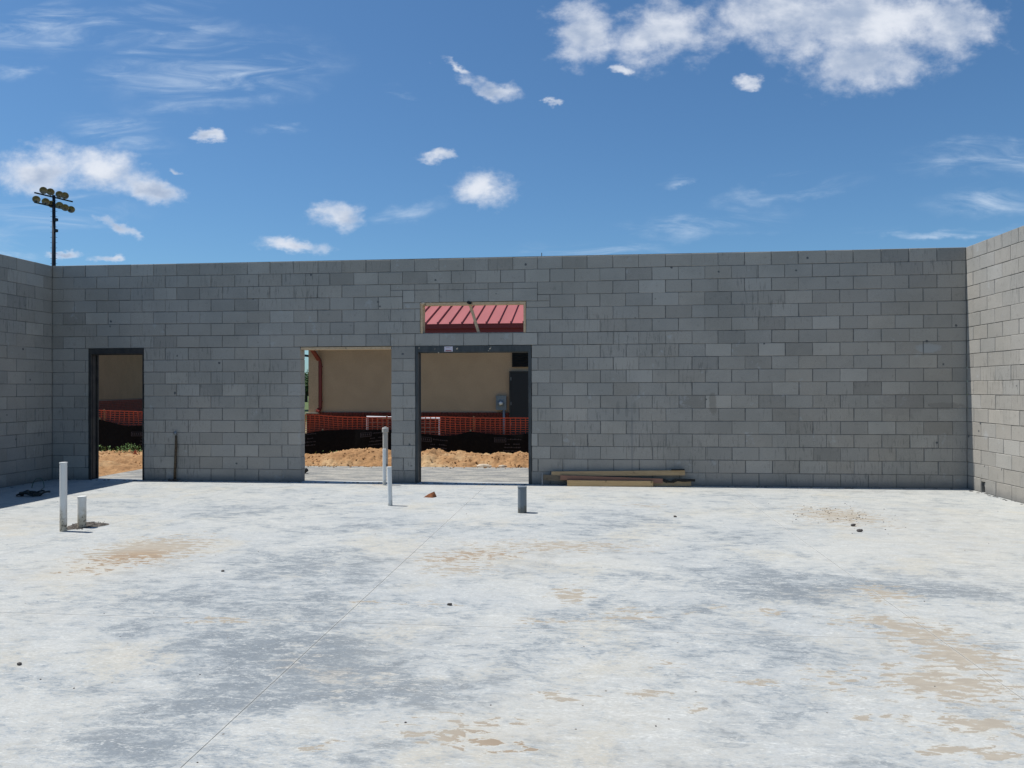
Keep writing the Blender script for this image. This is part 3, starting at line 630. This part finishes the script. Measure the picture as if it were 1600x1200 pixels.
for j in range(ny+1):
    y = y0+(y1-y0)*j/ny
    for i in range(nx+1):
        x = x0+(x1-x0)*i/nx
        edge_y = 2.80
        if x > .46 and y < edge_y-.05: continue
        if x <= .46 and (y < -.6 or x > .46): continue
        if x > -.24 and y < .24: continue
        b_ = (y-edge_y)
        if x <= .46: b_ = max(b_, (.46-x)*.55-.0) if y > .3 else max(0, (-.2-x)*.3)
        t_ = max(0, min(1, b_/.85)); t_ = t_*t_*(3-2*t_)
        crest = prof(x) if y < 4.2 else prof(x)*.9
        z = -.11+(crest+.11)*t_*.93
        am = .25+.75*min(1, max(0, b_/.3))
        v = Vector((x, y, 0))
        z += am*(.035*noise.fractal(v*2.2, 1.0, 2.0, 4)+.028*abs(noise.noise(v*7.3+Vector((5, 5, 5))))+.045*noise.noise(v*9)+.034*noise.noise(v*17)+.022*noise.noise(v*31))*(.75 if x < .5 else 1)
        z -= .012
        idx[(i, j)] = len(q.v); q.v.append((x, y, z)); q.c.append((1, 1, 1, 1))
for j in range(ny):
    for i in range(nx):
        k = [(i, j), (i+1, j), (i+1, j+1), (i, j+1)]
        if all(a_ in idx for a_ in k): q.f.append(tuple(idx[a_] for a_ in k))
struct(q.build('dirt_bank', MDIRT, smooth=True))
q = MB()
for k in range(900):
    x = random.uniform(2.4, 8.6) if k < 700 else random.uniform(-3, 2); y = random.uniform(2.82, 4.1) if k % 4 else random.gauss(2.74, .12)
    t_ = max(0, min(1, (y-2.8)/.85)); t_ = t_*t_*(3-2*t_); z = -.11+(prof(x)+.11)*t_*.93
    z = max(z, -.03) if y < 2.8 and x > .46 else z
    if k >= 700 and x < .46: t_ = min(1, max((y-2.8), (.46-x)*.55)/.85); z = -.11+(prof(x)+.11)*t_*.93
    r_ = random.uniform(.005, .019)*(1.4 if random.random() < .03 else 1)
    q.blob((x, y, z+.01), r_, (1.2, 1, .8), .35, 5)
stuff(q.build('dirt_clods', MDIRT))
for lab, x, y, w_ in (('larger pale flat stone on the apron edge outside the double doorway', 7.05, 2.86, .13), ('smaller pale flat stone on the apron edge outside the double doorway', 7.42, 2.88, .075)):
    q = MB(); q.blob((x, y, -.01), w_, (1.3, .7, .35), .15, 8); tag(q.build('pale_stone', MPALE), lab, 'stone')
q = MB(); q.tube([(3.70, 1.5, .035), (3.93, 1.45, .03)], .042, 10); q.tube([(3.90, 1.43, .0), (3.97, 1.42, .05)], .035, 8); tag(q.build('black_pipe_offcut', MBLACK), 'black plastic pipe end on the apron behind the left jamb of the middle opening', 'pipe')
# weeds and survey stake
def weeds(label, cx, cy, rx, ry, h, n, seed):
    random.seed(seed); t_ = MB()
    for k in range(n):
        x = random.gauss(cx, rx*.5); y = random.gauss(cy, ry*.5); z = prof(x)-.02+random.uniform(0, h)*(1-min(1, abs(x-cx)/rx)*.7)
        an = random.uniform(0, 6.28); el_ = random.uniform(.1, 1.2); L_ = random.uniform(.03, .07); d = Vector((math.cos(an)*math.cos(el_), math.sin(an)*math.cos(el_), math.sin(el_))); s_ = d.cross(Vector((0, 0, 1))).normalized()*L_*.25
        p = Vector((x, y, z)); t_.quad(p, p+d*L_*.5+s_, p+d*L_, p+d*L_*.5-s_)
    wr = thing('weed_clump', label, 'weeds', 'weeds along the silt fence'); stuff(t_.build('foliage', MLEAF, wr))
weeds('fuller green weed clump before the black fence, right part of the left doorway view', -1.12, 3.95, .34, .2, .20, 230, 3)
weeds('sparse weed clump before the black fence, left part of the left doorway view', -1.9, 4.05, .35, .2, .16, 70, 4)
weeds('few dry sprigs before the black fence in the middle opening', 3.25, 4.3, .3, .1, .10, 16, 5)
random.seed(11)
sk = thing('survey_stake', 'short wooden survey stake with orange ribbon at the left doorway weeds', 'stake', loc=(-.75, 3.6, .1))
q = MB(); q.box(-.012, .012, -.01, .01, -.05, .12); q.build('stake_post', MSTAKE, sk)
q = MB(); q.box(-.02, .02, -.015, .015, .06, .085, .005); q.quad((.01, -.016, .08), (.045, -.02, .04), (.05, -.02, -.03), (.02, -.02, -.02)); q.quad((-.01, -.017, .08), (-.04, -.02, .03), (-.035, -.02, -.05), (-.01, -.02, 0)); q.build('ribbon', MORANGE, sk)

# ------------------------------------------------------------------ silt fence and orange netting
def interp(T, x):
    if x <= T[0][0]: return T[0][1]
    for i in range(len(T)-1):
        if x < T[i+1][0]:
            t_ = (x-T[i][0])/(T[i+1][0]-T[i][0]); return T[i][1]*(1-t_)+T[i+1][1]*t_
    return T[-1][1]
ST = [(-9, .7), (-3.5, .62), (-2.34, .84), (-1.8, .72), (-1.56, .677), (-1.2, .70), (.2, .5), (1.5, .62), (2.7, .52), (3.06, .587), (3.36, .602), (4.1, .611), (4.7, .606), (5.35, .536), (5.86, .488), (6.18, .496), (6.51, .583), (6.87, .527), (7.44, .501), (7.8, .545), (9.5, .62), (11, .5), (13, .6)]
OT = [(-9, 1.0), (-2.44, 1.09), (-1.3, 1.076), (.5, .95), (2.64, .973), (3.6, .945), (4.67, .946), (5.3, .932), (7.8, .934), (13, .95)]
def fy(x): return 4.6+.03*math.sin(x*2.1)+.02*math.sin(x*5.3+1)
sf_ = thing('silt_fence', 'low black fabric silt fence with faint grey print along the dirt bank', 'fence')
q = MB(); nx = 360; nz = 5
for i in range(nx+1):
    x = -9+22*i/nx; tp = interp(ST, x); zb_ = -.15
    for j in range(nz+1):
        z = zb_+(tp-zb_)*j/nz; w_ = .02*noise.noise(Vector((x*3, z*4, 1)))+.012*noise.noise(Vector((x*11, z*3, 4)))
        q.v.append((x, fy(x)+w_, z)); q.c.append((1, 1, 1, 1))
for i in range(nx):
    for j in range(nz): k = i*(nz+1)+j; q.f.append((k, k+nz+1, k+nz+2, k+1))
q.build('fabric', MFABRIC, sf_, True)
for x in (-8, -6, -4.1, -2.34, -.6, 1.3, 3.1, 4.72, 6.5, 8.3, 10.1, 11.9):
    q = MB(); q.box(x-.018, x+.018, fy(x)+.05, fy(x)+.085, -.2, interp(ST, x)+.03); q.build('fence_stake', MSTAKE, sf_)
# faint printed blocks (illegible in the photo: outlined logo and lines of dashes)
for bi, (bx, bz, slope) in enumerate(((4.0, .44, .10), (7.04, .345, .0), (2.35, .40, .10), (5.38, .37, -.1), (-1.45, .45, 0))):
    q = MB()
    def P_(u, w): x = bx+u; return (x, fy(x)-.045, bz+w+slope*u)
    def strip(u0, u1, w0, w1): q.quad(P_(u0, w0), P_(u1, w0), P_(u1, w1), P_(u0, w1))
    strip(0, .27, 0, .014); strip(0, .27, .09, .1); strip(0, .016, .014, .09); strip(.254, .27, .014, .09)
    for k in range(5): strip(.03+.045*k, .055+.045*k, .03, .072)
    random.seed(bi+3)
    for li_, (u0, u1, w_) in enumerate(((.30, .62, .055), (.24, .34, -.055), (.43, .57, -.05), (.22, .6, -.125), (.2, .62, -.2))):
        u = u0
        while u < u1: s_ = random.uniform(.012, .035); strip(u, u+s_, w_, w_+random.uniform(.015, .028)); u += s_+random.uniform(.006, .016)
    stuff(q.build('print_mark', MPRINT, sf_))
random.seed(21)
mf = thing('orange_mesh_fence', 'orange plastic safety netting strung behind the black silt fence', 'fence')
q = MB()
def np_(x, s):      # s 0 top .. 1 bottom
    tp = interp(OT, x)-.03-.035*abs(math.sin(x*1.1)); w_ = .05*noise.noise(Vector((x*2.0, s*1.5, 9)))
    return Vector((x+.015*noise.noise(Vector((x*2, s*3, 2))), 4.76+w_+.02*math.sin(x*3), tp-.92*s+.012*noise.noise(Vector((x*2.5, s*4, 5)))))
xs_ = [-9+.113*k for k in range(195)]; rows_ = 18
for r_ in range(rows_+1):
    s_ = r_/rows_; h_ = .006 if r_ else .012
    for i in range(len(xs_)-1):
        a_, b_ = np_(xs_[i], s_), np_(xs_[i+1], s_); q.bar(a_, b_, .014, h_*2)
for x in xs_:
    for r_ in range(rows_):
        a_, b_ = np_(x, r_/rows_), np_(x, (r_+1)/rows_); h_ = .010; q.quad(a_+Vector((-h_, -.002, 0)), b_+Vector((-h_, -.002, 0)), b_+Vector((h_, -.002, 0)), a_+Vector((h_, -.002, 0)))
stuff(q.build('netting', MORANGE, mf))
for x in (-7, -4.6, -2.3, .2, 2.45, 4.55, 6.55, 8.9, 11.3):
    q = MB(); q.bar((x, 4.82, -.2), (x, 4.82, interp(OT, x)-.02), .03, .03, (0, 1, 0)); q.build('fence_post', MSTAKE, mf)

# white pipe rail behind the netting
wf = thing('white_pipe_frame', 'low white pipe frame standing behind the orange netting', 'frame')
q = MB(); q.tube([(3.906, 5.4, .87), (5.66, 5.4, .835)], .024, 8); q.build('top_rail', MWHITE, wf)
q = MB(); q.tube([(3.92, 5.4, -.14), (3.92, 5.4, .86)], .024, 8); q.build('leg', MWHITE, wf)
q = MB(); q.tube([(5.65, 5.4, -.14), (5.65, 5.4, .825)], .024, 8); q.build('leg', MWHITE, wf)
q = MB()
for k in range(1, 14): q.bar((3.92+.125*k, 5.41, -.1), (3.92+.125*k, 5.41, .84), .007, .007, (0, 1, 0))
for k in range(1, 9): q.bar((3.93, 5.41, .84-.1*k), (5.64, 5.41, .82-.1*k), .007, .007)
stuff(q.build('wire_panel', MPALE, wf))

# ------------------------------------------------------------------ tan building behind
tb = thing('tan_building', 'tan stucco building with red metal roof beyond the orange netting', 'building', loc=(0, 0, 0))
q = MB(); q.box(-.08, 17, 13.20, 20, .70, 3.38); q.box(-.426, -.08, 13.06, 20, .70, 3.38); q.build('stucco_wall', MSTUCCO, tb)
q = MB(); q.box(-.52, 17, 13.16, 19.9, -.2, .64); q.build('wainscot_core', MBMORT, tb)
q = MB(); bwid = .2032; rr = 0
for r_ in range(12):
    z = -.17+.0677*r_
    for k in range(-2, 46):
        x = -.53+k*bwid+(.1 if r_ % 2 else 0)
        a_, b_ = max(x, -.53), min(x+.193, 8.6)
        if b_-a_ > .02: q.box(a_, b_, 13.135+random.uniform(-.002, .002), 13.16, z, z+.0577)
stuff(q.build('brick_courses', MBRICK, tb))
q = MB(); x = -.53
while x < 8.6:
    if not (6.45 < x < 7.7): q.box(x, x+.092, 13.115, 13.24, .645, .735)
    x += .1027
stuff(q.build('rowlock_cap', MBRICK, tb))
q = MB(); q.box(-.54, -.06, 12.98, 13.10, .70, .735); q.build('ledge', MPALE, tb)
# roof: standing seam panels
ze, ye, slope = 3.648, 12.42, .335
rl = 8.5
for k in range(-13, 33):
    xk = 4.177+.4027*k; p = MB()
    p.add([(xk+.004, ye, ze), (xk+.3987, ye, ze), (xk+.3987, ye+rl, ze+rl*slope), (xk+.004, ye+rl, ze+rl*slope),
           (xk+.004, ye, ze-.012), (xk+.3987, ye, ze-.012), (xk+.3987, ye+rl, ze+rl*slope-.012), (xk+.004, ye+rl, ze+rl*slope-.012)],
          [(0, 1, 2, 3), (7, 6, 5, 4), (4, 5, 1, 0), (5, 6, 2, 1), (7, 4, 0, 3)])
    p.add([(xk-.016, ye, ze), (xk+.016, ye, ze), (xk+.016, ye+rl, ze+rl*slope), (xk-.016, ye+rl, ze+rl*slope),
           (xk-.016, ye, ze+.07), (xk+.016, ye, ze+.07), (xk+.016, ye+rl, ze+rl*slope+.07), (xk-.016, ye+rl, ze+rl*slope+.07)],
          [(4, 5, 6, 7), (0, 1, 5, 4), (1, 2, 6, 5), (3, 0, 4, 7)])
    p.build('roof_panel', MROOF, tb)
q = MB(); q.box(-1.05, 17.4, 12.30, 12.415, 3.49, 3.635); q.box(-1.05, 17.4, 12.285, 12.30, 3.61, 3.64); q.build('gutter', MREDM, tb)
q = MB(); q.box(-1.05, 17.4, 12.42, 12.46, 3.33, 3.62); q.build('fascia', MREDM, tb)
q = MB(); q.box(-1.05, 17.4, 12.46, 13.19, 3.385, 3.40); q.build('soffit', MSTUCCO, tb)
q = MB()
pts = [(-.30, 12.38, 3.47), (-.30, 12.40, 3.25), (-.22, 12.62, 2.98), (-.07, 13.12, 2.52), (-.045, 13.13, 2.35), (-.045, 13.13, 1.0), (-.045, 13.13, .86), (-.1, 13.0, .76)]
for i in range(len(pts)-1): q.bar(pts[i], pts[i+1], .115, .10, (0, 1, .01))
ds_ = q.build('downspout', MREDM, tb)
for z in (2.3, 1.1): q = MB(); q.bar((-.12, 13.13, z), (.035, 13.13, z), .12, .03); q.build('strap', MREDM, ds_)
dr_ = bpy.data.objects.new('door', None); COL.objects.link(dr_); dr_.parent = tb
q = MB(); q.box(6.51, 7.62, 13.10, 13.17, -.1, 2.07); q.build('door_leaf', MDOOR, dr_)
q = MB(); q.box(6.47, 6.515, 13.08, 13.19, -.1, 2.11); q.box(7.62, 7.66, 13.08, 13.19, -.1, 2.11); q.box(6.515, 7.62, 13.08, 13.19, 2.07, 2.11); q.build('frame', MFRAMEL, dr_)
for z in (.3, .98, 1.8): q = MB(); q.box(6.52, 6.537, 13.078, 13.098, z, z+.11); q.build('hinge', MSTEEL, dr_)
lv = bpy.data.objects.new('louvre_vent', None); COL.objects.link(lv); lv.parent = tb
q = MB(); q.box(6.56, 7.62, 13.14, 13.198, 2.25, 2.28); q.box(6.56, 7.62, 13.14, 13.198, 2.72, 2.75); q.box(6.56, 6.59, 13.14, 13.198, 2.28, 2.72); q.box(7.59, 7.62, 13.14, 13.198, 2.28, 2.72); q.box(6.59, 7.59, 13.18, 13.198, 2.28, 2.72); q.build('frame', MBLACK, lv)
for k in range(8): q = MB(); q.bar((6.59, 13.155, 2.305+.053*k), (7.59, 13.155, 2.305+.053*k), .04, .008, (0, -1, 1)); q.build('slat', MDOOR, lv)
em = bpy.data.objects.new('electric_meter', None); COL.objects.link(em); em.parent = tb
q = MB(); q.box(6.03, 6.37, 13.06, 13.198, .815, 1.29); q.build('meter_box', MMETER, em)
q = MB(); q.tube([(6.2, 13.06, 1.04), (6.2, 12.97, 1.04)], .085, 14); q.build('meter_dial', MSTEEL, em, True)
q = MB(); q.tube([(6.2, 12.97, 1.04), (6.2, 12.95, 1.04)], .06, 14); q.build('meter_glass', MGLASSW, em, True)
q = MB(); q.tube([(6.29, 13.09, .815), (6.29, 13.08, -.15)], .042, 10); q.build('conduit', MSTEEL, em, True)

# beige stucco wing seen through the left doorway, shade painted in as darker brown
wg = thing('beige_building', 'beige stucco building, painted darker for its shaded side, with dark brick base seen through the left doorway', 'building')
A_ = Vector((-8.02, 11.30, 0)); B_ = Vector((-12.4, 26.4, 0)); dv = (B_-A_).normalized(); nv = Vector((-dv.y, dv.x, 0))
def wbox(mb, s0, s1, d0, d1, z0, z1):
    vs = [A_+dv*s+nv*d+Vector((0, 0, z)) for z in (z0, z1) for d in (d0, d1) for s in (s0, s1)]
    mb.add(vs, [(0, 2, 3, 1), (4, 5, 7, 6), (0, 1, 5, 4), (2, 6, 7, 3), (0, 4, 6, 2), (1, 3, 7, 5)])
Ln = (B_-A_).length
q = MB(); wbox(q, -6, Ln, .05, 8, 1.155, 3.7); q.build('stucco_wall', MSTUCCO2, wg)
q = MB(); wbox(q, -6, Ln, 0.02, 8, -.2, 1.15); q.build('wainscot_core', MBMORT, wg)
q = MB()
for r_ in range(18):
    k = -6+(.1 if r_ % 2 else 0)
    while k < Ln-.2: wbox(q, k, k+.193, 0, .02, -.1+.0677*r_, -.1+.0677*r_+.0577); k += .2032
stuff(q.build('brick_courses', MBRICK, wg))
q = MB(); wbox(q, -6.6, Ln+.6, -.7, 8.7, 3.7, 3.95); q.build('fascia', MREDM, wg)
q = MB(); vs = [A_+dv*s+nv*d+Vector((0, 0, z)) for (s, d, z) in ((-6.7, -.8, 3.951), (Ln+.7, -.8, 3.951), (Ln+.7, 8.8, 3.951), (-6.7, 8.8, 3.951), (-3, 4, 4.9), (Ln-3, 4, 4.9))]
q.add(vs, [(0, 1, 5, 4), (2, 3, 4, 5), (1, 2, 5), (3, 0, 4)]); q.build('roof', MROOF, wg)

# far pavilion whose dark eave crosses the slit of sky, and the trees beyond
pv = thing('park_pavilion', 'far open pavilion whose dark eave crosses the slit beside the tan building', 'pavilion')
q = MB(); q.bar((-15.5, 45.8, 4.45), (-10.5, 45.8, 3.85), 6, .17); q.build('roof', MPOLE, pv)
for x, y in ((-15.3, 43.2), (-10.6, 43.2), (-15.3, 48.4), (-10.6, 48.4)):
    q = MB(); q.box(x-.08, x+.08, y-.08, y+.08, -.13, 3.7); q.build('post', MPOLE, pv)
def tree(label, x, y, h, cr, seed):
    rnd = random.Random(seed); t_ = thing('leafy_tree', label, 'tree', 'far trees beyond the field', (x, y, -.13))
    q = MB(); q.tube([(0, 0, 0), (.05, 0, h*.3), (0, .1, h*.6)], [.2, .16, .07], 8)
    for k in range(5):
        a = rnd.uniform(0, 6.28); q.tube([(0, 0, h*.3), (cr*.5*math.cos(a), cr*.5*math.sin(a), h*.65)], [.09, .03], 6)
    q.build('trunk', MBARK, t_)
    q = MB()
    cl = [(rnd.gauss(0, cr*.36), rnd.gauss(0, cr*.36), h*.55+rnd.gauss(0, h*.17), rnd.uniform(.2, .36)*cr) for _ in range(16)]
    for k in range(6000):
        c = rnd.choice(cl); d = Vector((rnd.gauss(0, 1), rnd.gauss(0, 1), rnd.gauss(0, .8))).normalized()*c[3]*rnd.uniform(.6, 1.1)
        p = Vector(c[:3])+d; s_ = rnd.uniform(.09, .2); u_ = Vector((rnd.gauss(0, 1), rnd.gauss(0, 1), rnd.gauss(0, 1))).normalized(); w_ = u_.orthogonal().normalized()
        q.quad(p-u_*s_, p-w_*s_*.6, p+u_*s_, p+w_*s_*.6)
    q.build('crown', MTREE, t_)
tree('far green tree in the narrow gap between the block jamb and the tan building', -27.7, 84, 4.2, 3.6, 1)
tree('far tree left of the one in the narrow gap, mostly hidden by walls', -33.5, 86, 5.0, 3.2, 2)
tree('far tree right of the one in the narrow gap, behind the tan building', -23.0, 90, 5.2, 3.0, 3)

# ------------------------------------------------------------------ stadium light pole
lp = thing('floodlight_pole', 'tall dark pole carrying two rows of round sports floodlights above the left corner', 'light pole', loc=(0, 0, 0))
PX, PY = -39.70, 53.02
q = MB(); q.tube([(PX, PY, -.2), (PX, PY, 10), (PX, PY, 19.35)], [.24, .19, .13], 12); q.build('pole', MPOLE, lp, True)
q = MB()
for k in range(34): z = 3+k*.48; q.bar((PX-.3, PY-.05, z), (PX+.3, PY+.05, z), .025, .025)
stuff(q.build('climbing_pegs', MPOLE, lp))
for z in (17.1, 16.1): q = MB(); q.box(PX+.1, PX+.36, PY-.15, PY+.1, z-.12, z+.12); q.build('ballast_box', MPOLE, lp)
for a_, b_ in (((-40.435, 51.523, 19.228), (-39.30, 55.0, 19.226)), ((-40.438, 51.528, 18.367), (-39.30, 55.2, 18.369))):
    q = MB(); q.bar(a_, b_, .12, .11); q.build('crossarm', MPOLE, lp)
lamps = [(-40.066, 52.163, 19.583), (-39.778, 52.695, 19.576), (-39.519, 53.526, 19.54), (-39.368, 54.044, 19.562), (-40.275, 51.544, 18.624), (-40.009, 52.375, 18.618), (-39.821, 52.898, 18.501), (-39.522, 53.532, 18.541), (-39.351, 54.053, 18.452), (-39.205, 54.671, 18.419)]
aim = Vector((.62, -.66, -.42)).normalized()
u_ = aim.orthogonal().normalized(); w_ = aim.cross(u_)
lm = MB(); ring = 16; prof_ = [(-.36, .05), (-.34, .12), (-.22, .24), (-.05, .315), (.0, .33), (.0, .30), (-.10, .22), (-.17, .10), (-.18, 0.004)]
vs = [aim*d+(u_*math.cos(2*math.pi*k/ring)+w_*math.sin(2*math.pi*k/ring))*r_ for d, r_ in prof_ for k in range(ring)]
fs = [(i*ring+k, i*ring+(k+1) % ring, (i+1)*ring+(k+1) % ring, (i+1)*ring+k) for i in range(len(prof_)-1) for k in range(ring)]
lm.add(vs, fs); proto = None
for i, p in enumerate(lamps):
    if proto is None: o = lm.build('floodlight', MREFL, lp, True); proto = o
    else: o = proto.copy(); COL.objects.link(o); o.parent = lp
    o.location = p
    bz = 19.23 if i < 4 else 18.37
    q = MB(); q.bar(Vector(p)-aim*.3, (p[0]-.1, p[1]+.12, bz), .05, .05); q.build('bracket', MPOLE, o); c_ = COL.objects[-1] if False else None
for o in list(COL.objects):
    if o.name.startswith('bracket'): o.location = -Vector(o.parent.location)
